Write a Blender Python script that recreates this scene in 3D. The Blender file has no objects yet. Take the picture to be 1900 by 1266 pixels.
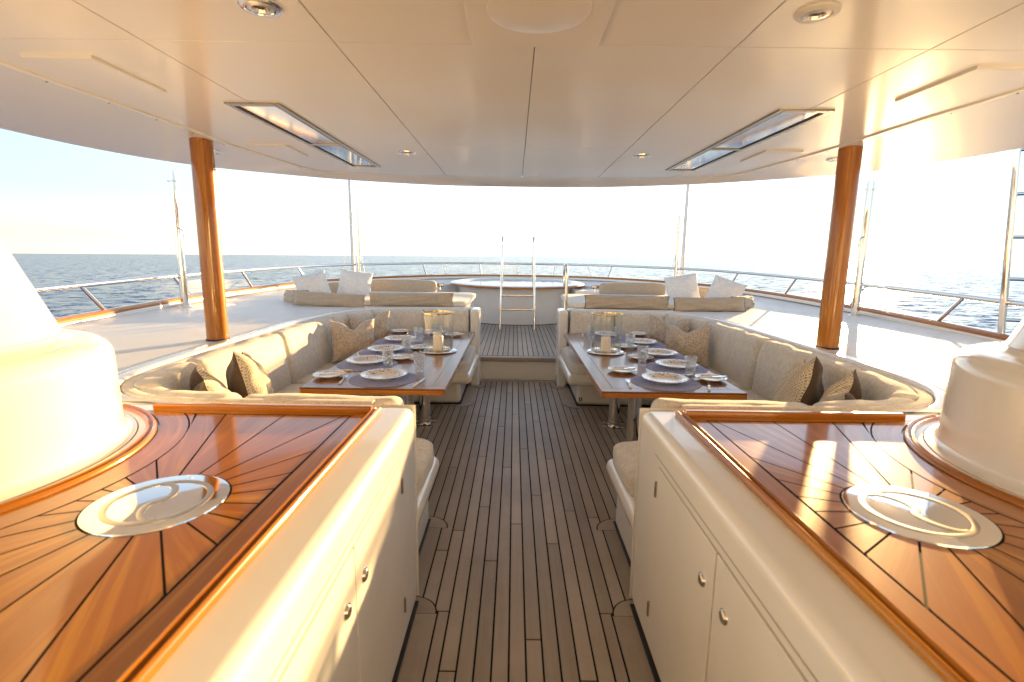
import bpy, bmesh, math, random
from math import sin, cos, pi, radians, sqrt, atan2, hypot, exp
from mathutils import Vector, Matrix
from mathutils.geometry import tessellate_polygon
from mathutils import noise as mnoise
random.seed(7)
scene = bpy.context.scene
COL = scene.collection

# ------------------------------------------------------------------ camera
PITCH, YAW, ROLL = 0.166061, -0.002612, -0.012861
CAMX, CAMH = -0.0676, 1.6
fv = Vector((sin(YAW)*cos(PITCH), cos(YAW)*cos(PITCH), -sin(PITCH)))
rv = Vector((cos(YAW), -sin(YAW), 0)); uv = rv.cross(fv)
r2 = rv*cos(ROLL) - uv*sin(ROLL); u2 = uv*cos(ROLL) + rv*sin(ROLL)
cd = bpy.data.cameras.new('camera'); cam = bpy.data.objects.new('camera', cd); COL.objects.link(cam)
mw = Matrix((r2, u2, -fv)).transposed().to_4x4(); mw.translation = (CAMX, 0, CAMH)
cam.matrix_world = mw
cd.sensor_width = 36; cd.lens = 937.79*36/1900
cd.clip_start = 0.02; cd.clip_end = 120000
cd.dof.use_dof = True; cd.dof.focus_distance = 5.0; cd.dof.aperture_fstop = 3.0
scene.camera = cam

# ------------------------------------------------------------------ world, sun, exposure
SUN_AZ, SUN_EL = radians(33.9), radians(4.4)
w = bpy.data.worlds.new('World'); scene.world = w; w.use_nodes = True
nt = w.node_tree; nt.nodes.clear()
sky = nt.nodes.new('ShaderNodeTexSky'); sky.sky_type = 'NISHITA'; sky.sun_disc = False
sky.sun_elevation = SUN_EL; sky.sun_rotation = SUN_AZ
sky.altitude = 0; sky.air_density = 1.0; sky.dust_density = 0.0; sky.ozone_density = 3.0
hs = nt.nodes.new('ShaderNodeHueSaturation'); hs.inputs['Saturation'].default_value = 0.42   # the camera's white balance and soft grading
bg = nt.nodes.new('ShaderNodeBackground'); bg.inputs[1].default_value = 0.070
wo = nt.nodes.new('ShaderNodeOutputWorld')
nt.links.new(sky.outputs[0], hs.inputs['Color']); nt.links.new(hs.outputs[0], bg.inputs[0]); nt.links.new(bg.outputs[0], wo.inputs[0])
sl = bpy.data.lights.new('sun', 'SUN'); sun = bpy.data.objects.new('sun', sl); COL.objects.link(sun)
sl.energy = 2.45; sl.angle = radians(0.6); sl.color = (1.0, 0.64, 0.27)
sdir = Vector((sin(SUN_AZ)*cos(SUN_EL), cos(SUN_AZ)*cos(SUN_EL), sin(SUN_EL)))
sun.rotation_euler = sdir.to_track_quat('Z', 'Y').to_euler(); sun.location = sdir*50
vs = scene.view_settings; vs.view_transform = 'Standard'; vs.look = 'None'; vs.gamma = 1
vs.exposure = 3.0
cy = scene.cycles; cy.use_denoising = True; cy.max_bounces = 7; cy.diffuse_bounces = 4
cy.glossy_bounces = 3; cy.transmission_bounces = 6; cy.transparent_max_bounces = 16
cy.caustics_reflective = True; cy.caustics_refractive = False
cy.sample_clamp_indirect = 6

# ------------------------------------------------------------------ material helpers
MATS = {}
class NT:
    def __init__(s, name):
        s.m = bpy.data.materials.new(name); s.m.use_nodes = True
        s.t = s.m.node_tree; s.p = s.t.nodes['Principled BSDF']; MATS[name] = s.m
    def n(s, k, **kw):
        nd = s.t.nodes.new('ShaderNode'+k)
        for a, b in kw.items(): setattr(nd, a, b)
        return nd
    def l(s, a, b): s.t.links.new(a, b)
    def set(s, **kw):
        for k, v in kw.items():
            k = {'base': 'Base Color', 'rough': 'Roughness', 'metal': 'Metallic', 'coat': 'Coat Weight', 'coatr': 'Coat Roughness',
                 'trans': 'Transmission Weight', 'ior': 'IOR', 'sheen': 'Sheen Weight', 'spec': 'Specular IOR Level', 'sss': 'Subsurface Weight'}[k]
            if k == 'Base Color' and len(v) == 3: v = (*v, 1)
            s.p.inputs[k].default_value = v
        return s
    def coord(s, kind='Object', scale=(1, 1, 1)):
        if kind == 'gc':
            a = s.n('Attribute', attribute_name='gc'); o = a.outputs['Vector']
        else:
            o = s.n('TexCoord').outputs[kind]
        mp = s.n('Mapping'); mp.inputs['Scale'].default_value = scale; s.l(o, mp.inputs[0]); return mp.outputs[0]
    def noise(s, vec, scale, detail=4, rough=.55, dist=0):
        x = s.n('TexNoise'); s.l(vec, x.inputs['Vector']); x.inputs['Scale'].default_value = scale
        x.inputs['Detail'].default_value = detail; x.inputs['Roughness'].default_value = rough; x.inputs['Distortion'].default_value = dist
        return x.outputs['Fac']
    def ramp(s, fac, *stops):
        r = s.n('ValToRGB'); e = r.color_ramp.elements
        while len(e) < len(stops): e.new(.5)
        for i, (p, c) in enumerate(stops):
            e[i].position = p; e[i].color = (*c, 1) if len(c) == 3 else c
        s.l(fac, r.inputs[0]); return r.outputs[0]
    def mix(s, fac, a, b, mode='MIX'):
        m = s.n('MixRGB', blend_type=mode)
        for i, v in ((0, fac), (1, a), (2, b)):
            if hasattr(v, 'is_output'): s.l(v, m.inputs[i])
            else: m.inputs[i].default_value = v if i == 0 else (*v, 1)
        return m.outputs[0]
    def math(s, op, a, b=0.0, c=0.0):
        m = s.n('Math', operation=op)
        for i, v in enumerate((a, b, c)):
            if hasattr(v, 'is_output'): s.l(v, m.inputs[i])
            else: m.inputs[i].default_value = v
        return m.outputs[0]
    def bump(s, h, strength=.3, dist=.01):
        b = s.n('Bump'); b.inputs['Strength'].default_value = strength; b.inputs['Distance'].default_value = dist
        s.l(h, b.inputs['Height']); s.l(b.outputs[0], s.p.inputs['Normal'])
    def base(s, c): s.l(c, s.p.inputs['Base Color'])
    def rgh(s, c): s.l(c, s.p.inputs['Roughness'])

def gelcoat(name, c, r):
    m = NT(name).set(base=c, rough=r, coat=.5, coatr=.04)
    v = m.coord(); n = m.noise(v, 3.0, 5)
    m.base(m.ramp(n, (.3, tuple(x*.95 for x in c)), (.7, c)))
    m.rgh(m.ramp(m.noise(v, 9, 4), (.3, (r*.8,)*3), (.75, (r*1.5,)*3)))
    return m
gelcoat('gelcoat', (.84, .83, .80), .16)
NT('ceiling_paint').set(base=(.84, .81, .765), rough=.36, coat=.5, coatr=.13)
gelcoat('deck_paint', (.83, .825, .81), .48); MATS['deck_paint'].node_tree.nodes['Principled BSDF'].inputs['Coat Weight'].default_value = .06
NT('gap').set(base=(.03, .027, .024), rough=.8)
NT('ceiling_gap').set(base=(.10, .08, .06), rough=.8); NT('door_shadow_gap').set(base=(.34, .30, .25), rough=.6)
NT('caulk').set(base=(.014, .014, .015), rough=.7, spec=.08)
NT('black_rubber').set(base=(.012, .012, .012), rough=.5)
def varnish(name, dark, light, coat=1.0, rough=.32):
    m = NT(name).set(rough=rough, coat=coat, coatr=.07, spec=.15)
    v = m.coord('gc', (1.2, 22, 22)); n = m.noise(v, 1.0, 6, .6, .6)
    v2 = m.coord('gc', (3, 160, 160)); n2 = m.noise(v2, 1.0, 3, .6)
    c = m.ramp(n, (.32, tuple(x*.8 for x in dark)), (.5, dark), (.66, light))
    c = m.mix(m.math('MULTIPLY', n2, .5), c, tuple(x*.45 for x in dark), 'MIX')
    oi = m.n('ObjectInfo'); c = m.mix(m.math('MULTIPLY', oi.outputs['Random'], .35), c, tuple(x*.75 for x in dark), 'MIX')
    m.base(c); m.bump(n2, .06, .002)
    return m
varnish('varnish', (.46, .155, .008), (.66, .28, .018))
varnish('countertop_wood', (.46, .15, .003), (.68, .29, .008), rough=.28, coat=.8)
varnish('table_wood', (.25, .095, .03), (.38, .165, .06), rough=.30, coat=.45)
def teak():
    m = NT('teak').set(rough=.62)
    v = m.coord('gc', (1.5, 30, 30)); n = m.noise(v, 1, 6, .65, .4)
    v2 = m.coord('gc', (6, 260, 260)); n2 = m.noise(v2, 1, 3, .6)
    c = m.ramp(n, (.25, (.31, .25, .205)), (.75, (.44, .385, .33)))
    c = m.mix(m.math('MULTIPLY', n2, .55), c, (.21, .165, .13))
    oi = m.n('ObjectInfo'); c = m.mix(m.math('MULTIPLY', oi.outputs['Random'], .6), c, (.27, .235, .205))
    pn = m.noise(m.coord('Object', (1, 1, 1)), 1.3, 5, .65); c = m.mix(m.ramp(pn, (.38, (0,)*3), (.72, (.45,)*3)), c, (.50, .46, .42))
    vr = m.n('MapRange'); m.l(oi.outputs['Random'], vr.inputs[0]); vr.inputs[3].default_value = .82; vr.inputs[4].default_value = 1.25
    cx_ = m.n('VectorMath', operation='SCALE'); m.l(c, cx_.inputs[0]); m.l(vr.outputs[0], cx_.inputs['Scale']); c = cx_.outputs[0]
    m.base(c); m.bump(n2, .25, .002)
    m.rgh(m.ramp(n, (.2, (.38,)*3), (.8, (.55,)*3)))
teak()
NT('steel').set(base=(.82, .80, .77), rough=.07, metal=1)
NT('brushed_steel').set(base=(.78, .74, .68), rough=.24, metal=1)
NT('mirror_plate').set(base=(.88, .87, .85), rough=.06, metal=1); NT('engraved_steel').set(base=(.52, .48, .42), rough=.30, metal=1)
NT('bronze').set(base=(.42, .36, .29), rough=.22, metal=1)
NT('gold').set(base=(.83, .62, .30), rough=.15, metal=1)
NT('white_paint').set(base=(.82, .80, .77), rough=.35)
NT('dark_lens').set(base=(.05, .045, .04), rough=.1)
NT('wax').set(base=(.85, .80, .70), rough=.45, sss=.3)
NT('ivory').set(base=(.78, .68, .48), rough=.28)
NT('green_sign').set(base=(.01, .13, .05), rough=.4)
def glass(name, tint=(1, 1, 1), cut=False):
    m = NT(name).set(base=tint, rough=0.0, trans=1.0, ior=1.47)
    if cut:
        v = m.coord('Object'); vo = m.n('TexVoronoi', feature='DISTANCE_TO_EDGE'); m.l(v, vo.inputs['Vector']); vo.inputs['Scale'].default_value = 62
        m.bump(vo.outputs['Distance'], 1.0, .012)
def thin_glass(name, k0, k1, pw, tint, cut=0):
    m = NT(name); t = m.t
    tr = m.n('BsdfTransparent'); tr.inputs[0].default_value = (*tint, 1)
    gl = m.n('BsdfGlossy'); gl.inputs['Roughness'].default_value = .03; gl.inputs[0].default_value = (1, 1, 1, 1)
    lw = m.n('LayerWeight'); lw.inputs[0].default_value = .5
    if cut:
        vo = m.n('TexVoronoi', feature='DISTANCE_TO_EDGE'); m.l(m.coord('Object'), vo.inputs['Vector']); vo.inputs['Scale'].default_value = cut
        bp = m.n('Bump'); bp.inputs['Strength'].default_value = 1; bp.inputs['Distance'].default_value = .02
        m.l(vo.outputs['Distance'], bp.inputs['Height']); m.l(bp.outputs[0], gl.inputs['Normal']); m.l(bp.outputs[0], lw.inputs['Normal'])
    fr = m.math('MULTIPLY_ADD', m.math('POWER', lw.outputs['Facing'], pw), k1, k0)
    mx = m.n('MixShader'); m.l(fr, mx.inputs[0]); m.l(tr.outputs[0], mx.inputs[1]); m.l(gl.outputs[0], mx.inputs[2])
    m.l(mx.outputs[0], t.nodes['Material Output'].inputs['Surface'])
thin_glass('pane_glass', .03, .55, 5, (.97, .98, .975))
thin_glass('lantern_glass', .06, .9, 3.0, (.96, .97, .965))
thin_glass('cut_glass', .10, .85, 2.0, (.93, .945, .95), 80)
def fabric(name, a, b, scale=260, big=5, bs=.5, bd=.003):
    m = NT(name).set(rough=.92, sheen=.25, spec=.2)
    v = m.coord('Object', (1, 1, 1)); n1 = m.noise(v, scale, 3, .7); n2 = m.noise(v, big, 5, .6)
    n3 = m.noise(v, 28, 5, .75)
    c = m.ramp(n1, (.3, a), (.7, b)); c = m.mix(m.ramp(n2, (.3, (0,)*3), (.8, (.35,)*3)), c, tuple(x*.8 for x in a))
    c = m.mix(m.ramp(n3, (.40, (0,)*3), (.66, (.55,)*3)), c, tuple(min(1, x*1.10) for x in b))
    m.base(c); m.bump(m.math('ADD', n1, m.math('MULTIPLY', n2, 2.0)), bs, bd)
    return m
fabric('sofa_fabric', (.52, .49, .445), (.83, .80, .745), 150, 6, .8, .006)
fabric('tan_canvas', (.42, .345, .255), (.54, .455, .35), 420)
fabric('pad_canvas', (.66, .63, .58), (.74, .71, .66), 420)
fabric('brown_fabric', (.045, .030, .022), (.085, .060, .044), 240)
fabric('placemat_weave', (.19, .235, .46), (.30, .35, .62), 330, 8, .8, .004)
def white_pillow():
    m = fabric('white_quilt', (.72, .71, .69), (.82, .81, .79), 300)
    v = m.coord('Object', (1, 1, 1)); wv = m.n('TexWave', wave_type='BANDS', bands_direction='DIAGONAL'); m.l(v, wv.inputs['Vector'])
    wv.inputs['Scale'].default_value = 9; wv.inputs['Distortion'].default_value = 4; wv.inputs['Detail'].default_value = 2
    m.bump(wv.outputs['Fac'], .30, .008)
white_pillow()
def spots():
    m = NT('spotted_fabric').set(rough=.9, sheen=.2, spec=.2)
    v = m.coord('Object', (1, 1, 1)); vo = m.n('TexVoronoi'); m.l(v, vo.inputs['Vector']); vo.inputs['Scale'].default_value = 100
    c = m.ramp(vo.outputs['Distance'], (.30, (.25, .20, .17)), (.48, (.68, .635, .575)))
    n = m.noise(v, 300, 2); m.base(m.mix(m.math('MULTIPLY', n, .5), c, (.34, .29, .25))); m.bump(vo.outputs['Distance'], .35, .004)
spots()
def dashes():
    m = NT('dashed_fabric').set(rough=.9, sheen=.2, spec=.2)
    v = m.coord('Object', (1, 1, 1)); br = m.n('TexBrick'); 
    sp = m.n('SeparateXYZ'); m.l(v, sp.inputs[0]); cb = m.n('CombineXYZ'); m.l(sp.outputs[0], cb.inputs[0]); m.l(sp.outputs[1], cb.inputs[1])
    m.l(cb.outputs[0], br.inputs['Vector']); br.inputs['Scale'].default_value = 38
    br.inputs['Color1'].default_value = (.68, .61, .50, 1); br.inputs['Color2'].default_value = (.62, .55, .45, 1); br.inputs['Mortar'].default_value = (.17, .125, .09, 1)
    br.inputs['Mortar Size'].default_value = .055; br.inputs['Brick Width'].default_value = .42; br.inputs['Row Height'].default_value = .34
    n = m.noise(v, 120, 3); m.base(m.mix(m.ramp(n, (.42, (0,)*3), (.62, (.7,)*3)), br.outputs['Color'], (.66, .60, .49))); m.bump(n, .6, .004)
dashes()
def porcelain():
    m = NT('porcelain').set(rough=.12, coat=.6, coatr=.03)
    v = m.coord('Object'); sp = m.n('SeparateXYZ'); m.l(v, sp.inputs[0])
    r = m.math('SQRT', m.math('ADD', m.math('MULTIPLY', sp.outputs[0], sp.outputs[0]), m.math('MULTIPLY', sp.outputs[1], sp.outputs[1])))
    vo = m.n('TexVoronoi'); m.l(v, vo.inputs['Vector']); vo.inputs['Scale'].default_value = 34
    n = m.noise(v, 95, 3, .6)
    fl = m.ramp(vo.outputs['Distance'], (.16, (1,)*3), (.34, (0,)*3))
    st = m.ramp(n, (.52, (0,)*3), (.58, (1,)*3))
    pat = m.math('MULTIPLY', m.math('MAXIMUM', fl, m.math('MULTIPLY', st, .6)), .9)
    at = m.n('Attribute', attribute_name='gc'); sp2 = m.n('SeparateXYZ'); m.l(at.outputs['Vector'], sp2.inputs[0])
    band = m.ramp(sp2.outputs[0], (.60, (0,)*3), (.64, (1,)*3), (.965, (1,)*3), (.97, (0,)*3))
    ctr = m.ramp(sp2.outputs[0], (.20, (1,)*3), (.24, (0,)*3))
    pat = m.math('MULTIPLY', pat, m.math('MAXIMUM', band, m.math('MULTIPLY', ctr, .5)))
    c = m.mix(pat, (.80, .77, .72), (.04, .06, .25))
    edge = m.ramp(sp2.outputs[0], (.972, (0,)*3), (.98, (1,)*3)); c = m.mix(edge, c, (.42, .27, .10))
    m.base(c)
porcelain()
def seamat():
    m = NT('sea_water').set(rough=.16, ior=1.33, spec=.36)
    def nz(sc, det, dist=0.0):
        x = m.n('TexNoise'); m.l(m.coord('Object', sc), x.inputs['Vector']); x.inputs['Scale'].default_value = 1
        x.inputs['Detail'].default_value = det; x.inputs['Roughness'].default_value = .62; x.inputs['Distortion'].default_value = dist
        return x
    w1, w2, w3 = nz((.22, .34, 1), 6, .3), nz((1.3, 1.6, 1), 4), nz((.004, .009, 1), 3)
    def vm(op, a, b):
        v = m.n('VectorMath', operation=op)
        for i, q in enumerate((a, b)):
            if hasattr(q, 'is_output'): m.l(q, v.inputs[i])
            else: v.inputs[i].default_value = q
        return v.outputs[0]
    d1 = vm('MULTIPLY', vm('SUBTRACT', w1.outputs['Color'], (.5, .5, .5)), (1.8, 1.8, 0))
    d2 = vm('MULTIPLY', vm('SUBTRACT', w2.outputs['Color'], (.5, .5, .5)), (1.0, 1.0, 0))
    w4 = nz((.012, .03, 1), 4, .5); pk = m.n('MapRange'); m.l(w4.outputs['Fac'], pk.inputs[0])
    pk.inputs[1].default_value = .3; pk.inputs[2].default_value = .7; pk.inputs[3].default_value = .6; pk.inputs[4].default_value = 1.25
    sc_ = m.n('VectorMath', operation='SCALE'); m.l(d2, sc_.inputs[0]); m.l(pk.outputs[0], sc_.inputs['Scale']); d2 = sc_.outputs[0]
    nrm = vm('NORMALIZE', vm('ADD', vm('ADD', d1, d2), (0, 0, 1)), (0, 0, 0))
    m.l(nrm, m.p.inputs['Normal'])
    m.base(m.ramp(w3.outputs['Fac'], (.3, (.003, .045, .18)), (.7, (.009, .085, .28))))
seamat()
def poolmat():
    m = NT('pool_water').set(base=(.45, .62, .66), rough=.04, ior=1.33)
    m.bump(m.noise(m.coord('Object'), 3, 2), .2, .02)
poolmat()

# ------------------------------------------------------------------ mesh helpers
SIDE = 1           # everything symmetric is modelled on the +x side and mirrored when SIDE = -1
class Root:
    def __init__(s, name, label=None, cat=None, loc=(0, 0, 0), group=None, kind=None):
        s.loc = Vector((loc[0]*SIDE, loc[1], loc[2]))
        s.o = bpy.data.objects.new(name, None); COL.objects.link(s.o); s.o.location = s.loc
        s.o.empty_display_size = .05
        tag(s.o, label, cat, group, kind)
def tag(o, label=None, cat=None, group=None, kind=None):
    if label: o['label'] = label
    if cat: o['category'] = cat
    if group: o['group'] = group
    if kind: o['kind'] = kind
    return o
def mk(name, geo, mat, root=None, parent=None, smooth=40, gc=None, label=None, kind=None):
    """geo = (verts, faces) in world coordinates of the +x side"""
    V, F = geo
    off = root.loc if isinstance(root, Root) else Vector((0, 0, 0))
    V2 = [(v[0]*SIDE - off.x, v[1]-off.y, v[2]-off.z) for v in V]
    F2 = [tuple(reversed(f)) for f in F] if SIDE < 0 else F
    me = bpy.data.meshes.new(name); me.from_pydata(V2, [], F2)
    me.materials.append(MATS[mat])
    if gc is not None:
        ax = {'x': (0, 1, 2), 'y': (1, 0, 2), 'z': (2, 0, 1)}
        if isinstance(gc, str):
            a = ax[gc]; g = [(v[a[0]], v[a[1]], v[a[2]]) for v in V]
        else: g = gc
        rnd = random.uniform(0, 50)
        at = me.attributes.new('gc', 'FLOAT_VECTOR', 'POINT')
        fl = []
        for q in g: fl += [q[0] + (rnd if mat != 'porcelain' else 0), q[1], q[2]]
        at.data.foreach_set('vector', fl)
    if smooth:
        me.polygons.foreach_set('use_smooth', [True]*len(me.polygons))
        me.update(); me.set_sharp_from_angle(angle=radians(smooth))
    me.update()
    o = bpy.data.objects.new(name, me); COL.objects.link(o)
    if getattr(geo, 'wn', False) and smooth == 40:
        wm = o.modifiers.new('wn', 'WEIGHTED_NORMAL'); wm.keep_sharp = True; wm.weight = 100
    if parent is not None: o.parent = parent
    elif isinstance(root, Root): o.parent = root.o
    if label: o['label'] = label
    if kind: o['kind'] = kind
    return o
class Geo(tuple):
    wn = True
def bmgeo(bm):
    bm.verts.ensure_lookup_table(); bm.verts.index_update()
    g = ([tuple(v.co) for v in bm.verts], [tuple(v.index for v in f.verts) for f in bm.faces]); bm.free(); return Geo(g)
def box(x0, x1, y0, y1, z0, z1, bev=0, seg=2):
    bm = bmesh.new(); bmesh.ops.create_cube(bm, size=1)
    for v in bm.verts:
        v.co = ((x0+x1)/2+v.co.x*(x1-x0), (y0+y1)/2+v.co.y*(y1-y0), (z0+z1)/2+v.co.z*(z1-z0))
    if bev: bmesh.ops.bevel(bm, geom=list(bm.edges), offset=bev, segments=seg, affect='EDGES', profile=.5, clamp_overlap=True)
    return bmgeo(bm)
def prism(poly, z0, z1, bev=0, seg=2, top_only=True):
    bm = bmesh.new(); vs_ = [bm.verts.new((p[0], p[1], z0)) for p in poly]
    f = bm.faces.new(vs_); r = bmesh.ops.extrude_face_region(bm, geom=[f])
    for e in r['geom']:
        if isinstance(e, bmesh.types.BMVert): e.co.z = z1
    bmesh.ops.recalc_face_normals(bm, faces=bm.faces)
    if bev:
        ed = [e for e in bm.edges if (all(abs(v.co.z-z1) < 1e-6 for v in e.verts) or not top_only)]
        bmesh.ops.bevel(bm, geom=ed, offset=bev, segments=seg, affect='EDGES', profile=.5, clamp_overlap=True)
    return bmgeo(bm)
def flat(poly, z, up=True):
    tr = tessellate_polygon([[Vector((p[0], p[1], 0)) for p in poly]])
    V = [(p[0], p[1], z(p) if callable(z) else z) for p in poly]; F = []
    for t in tr:
        a, b, c = (Vector(V[i]) for i in t); nz = (b-a).cross(c-a).z
        F.append(tuple(t) if (nz > 0) == up else tuple(reversed(t)))
    return V, F
def lathe(prof, n=48, c=(0, 0, 0), cap0=False, cap1=False):
    V, F = [], []
    for (r, z) in prof:
        for k in range(n):
            a = 2*pi*k/n; V.append((c[0]+r*cos(a), c[1]+r*sin(a), c[2]+z))
    for i in range(len(prof)-1):
        for k in range(n):
            k2 = (k+1) % n; F.append((i*n+k, i*n+k2, (i+1)*n+k2, (i+1)*n+k))
    if cap0: F.append(tuple(reversed(range(n))))
    if cap1: F.append(tuple((len(prof)-1)*n+k for k in range(n)))
    return V, F
def cat(path, per=6, closed=False):
    P = [Vector(p) for p in path]; out = []
    for i in range(len(P)-1):
        p0 = P[i-1] if i > 0 else P[i]*2-P[i+1]; p1, p2 = P[i], P[i+1]
        p3 = P[i+2] if i+2 < len(P) else P[i+1]*2-P[i]
        for k in range(per):
            t = k/per
            out.append(.5*((2*p1)+(p2-p0)*t+(2*p0-5*p1+4*p2-p3)*t*t+(3*p1-p0-3*p2+p3)*t**3))
    out.append(P[-1]); return out
def resample(path, n):
    P = [Vector(p) for p in path]; L = [0]
    for i in range(1, len(P)): L.append(L[-1]+(P[i]-P[i-1]).length)
    out = []; j = 0
    for k in range(n):
        d = L[-1]*k/(n-1)
        while j < len(L)-2 and L[j+1] < d: j += 1
        t = (d-L[j])/max(1e-9, L[j+1]-L[j]); out.append(P[j].lerp(P[j+1], t))
    return out
def tube(path, r, n=10, caps=True):
    P = [Vector(p) for p in path]; V, F, G = [], [], []
    rr = r if hasattr(r, '__len__') else [r]*len(P)
    t0 = (P[1]-P[0]).normalized(); nrm = t0.orthogonal().normalized(); L = 0
    for i, p in enumerate(P):
        if i == 0: t = t0
        elif i == len(P)-1: t = (P[i]-P[i-1]).normalized()
        else: t = ((P[i]-P[i-1]).normalized()+(P[i+1]-P[i]).normalized()).normalized()
        nrm = (nrm-t*nrm.dot(t)).normalized(); b = t.cross(nrm)
        if i: L += (P[i]-P[i-1]).length
        for k in range(n):
            a = 2*pi*k/n; V.append(tuple(p+nrm*rr[i]*cos(a)+b*rr[i]*sin(a))); G.append((L, rr[i]*cos(a), rr[i]*sin(a)))
    for i in range(len(P)-1):
        for k in range(n):
            k2 = (k+1) % n; F.append((i*n+k, i*n+k2, (i+1)*n+k2, (i+1)*n+k))
    if caps: F.append(tuple(reversed(range(n)))); F.append(tuple((len(P)-1)*n+k for k in range(n)))
    tube.gc = G
    return V, F
def sweep(path, prof, closed=True, caps=True, scale=None):
    """prof = (n, z) points, n to the left of the path direction; z is up"""
    P = [Vector(p) for p in path]; V, F, G = [], [], []; m = len(prof); L = 0
    for i, p in enumerate(P):
        a = P[i-1] if i else P[i]; b = P[i+1] if i+1 < len(P) else P[i]
        t = (b-a); t.z = 0; t.normalize(); nn = Vector((-t.y, t.x, 0))
        if i: L += (P[i]-P[i-1]).length
        pr = prof if scale is None else scale(i, prof)
        for (u, z) in pr:
            V.append((p.x+nn.x*u, p.y+nn.y*u, p.z+z)); G.append((L, u, z))
    for i in range(len(P)-1):
        for k in range(m if closed else m-1):
            k2 = (k+1) % m; F.append((i*m+k, (i+1)*m+k, (i+1)*m+k2, i*m+k2))
    if caps and closed: F.append(tuple(range(m))); F.append(tuple(reversed([(len(P)-1)*m+k for k in range(m)])))
    sweep.gc = G
    return V, F
def rrect(w, h, r, n=4, ox=0, oz=0):
    out = []
    for (cx, cz, a0) in ((w/2-r, h/2-r, 0), (-w/2+r, h/2-r, 90), (-w/2+r, -h/2+r, 180), (w/2-r, -h/2+r, 270)):
        for k in range(n+1):
            a = radians(a0+90*k/n); out.append((ox+cx+r*cos(a), oz+cz+r*sin(a)))
    return out
def superbox(c, size, ex=5.0, n=10, puff=0.0, ax=None):
    """soft cushion block: cube grid pushed to a superellipsoid; ax = (X,Y,Z) axes"""
    bm = bmesh.new(); bmesh.ops.create_cube(bm, size=2)
    bmesh.ops.subdivide_edges(bm, edges=list(bm.edges), cuts=n, use_grid_fill=True)
    X, Y, Z = ax or (Vector((1, 0, 0)), Vector((0, 1, 0)), Vector((0, 0, 1)))
    for v in bm.verts:
        q = [v.co.x, v.co.y, v.co.z]
        # denser near the edges
        q = [math.copysign(1-(1-abs(a))**1.6, a) for a in q]
        l = (abs(q[0])**ex[0 if hasattr(ex, '__len__') else 0] if hasattr(ex, '__len__') else abs(q[0])**ex) + abs(q[1])**ex + abs(q[2])**ex
        k = l**(-1/ex)
        q = [a*k for a in q]
        pz = 1+puff*(1-q[0]**2)*(1-q[1]**2)
        d = X*(q[0]*size[0]/2)+Y*(q[1]*size[1]/2)+Z*(q[2]*pz*size[2]/2)
        v.co = Vector(c)+d
    return bmgeo(bm)
def soften(g, amp, fr=5.0):
    V = []
    for v in g[0]:
        p = Vector((v[0]*SIDE, v[1], v[2])); a = mnoise.noise_vector(p*fr); b = mnoise.noise_vector(p*fr*3.1+Vector((7, 3, 1)))
        V.append((v[0]+amp*(a.x+.35*b.x)*SIDE, v[1]+amp*(a.y+.35*b.y), v[2]+amp*(a.z+.35*b.z)))
    return V, g[1]
def merge(*gs):
    V, F = [], []
    for (v, f) in gs:
        o = len(V); V += list(v); F += [tuple(i+o for i in q) for q in f]
    return V, F
def frame(nrm, roll=0):
    """axes of a pillow: Z = facing normal, Y = upwards in its plane"""
    Z = Vector(nrm).normalized(); X = Vector((0, 0, 1)).cross(Z).normalized(); Y = Z.cross(X)
    c, s_ = cos(roll), sin(roll)
    return X*c+Y*s_, Y*c-X*s_, Z

# ================================================================== STRUCTURE
HEEL = 0.00659
# sea
def build_sea():
    rings = [0, 20, 60, 150, 400, 1000, 3000, 9000, 25000, 60000]; n = 96; V = [(0, 0, 0)]; F = []
    for r in rings[1:]:
        for k in range(n): V.append((r*cos(2*pi*k/n), r*sin(2*pi*k/n), 0))
    for k in range(n): F.append((0, 1+k, 1+(k+1) % n))
    for i in range(len(rings)-2):
        for k in range(n):
            a = 1+i*n; F.append((a+k, a+n+k, a+n+(k+1) % n, a+(k+1) % n))
    o = mk('sea', (V, F), 'sea_water'); o.location = (0, 0, -9); o.rotation_euler = (0, -math.atan(HEEL), 0)
    tag(o, 'deep blue rippled open sea out to the horizon', kind='structure')
build_sea()

DZ = .94
def sheer(y): return .019*(y-5.1)
HULL = [(3.55, -2.6), (3.75, 0), (3.9, 2.0), (4.0, 3.2), (4.1, 4.1), (4.2, 5.2), (4.27, 6.3), (4.25, 7.5), (4.1, 8.8), (3.72, 10.1), (3.0, 11.1), (2.3, 11.75), (1.75, 12.1), (.9, 12.38), (0, 12.45)]
HULLC = cat([(x, y, 0) for x, y in HULL], 6)
# hole for the sofa, from the aisle round to the aisle again
HOLE = cat([(.50, 2.176, 0), (1.0, 2.176, 0), (1.55, 2.18, 0), (1.83, 2.25, 0), (2.02, 2.43, 0), (2.11, 2.70, 0), (2.14, 3.15, 0), (2.145, 4.0, 0), (2.14, 5.0, 0), (2.10, 5.45, 0), (1.95, 5.90, 0), (1.67, 6.16, 0), (1.28, 6.275, 0), (.9, 6.30, 0), (.60, 6.30, 0)], 5)

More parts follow.
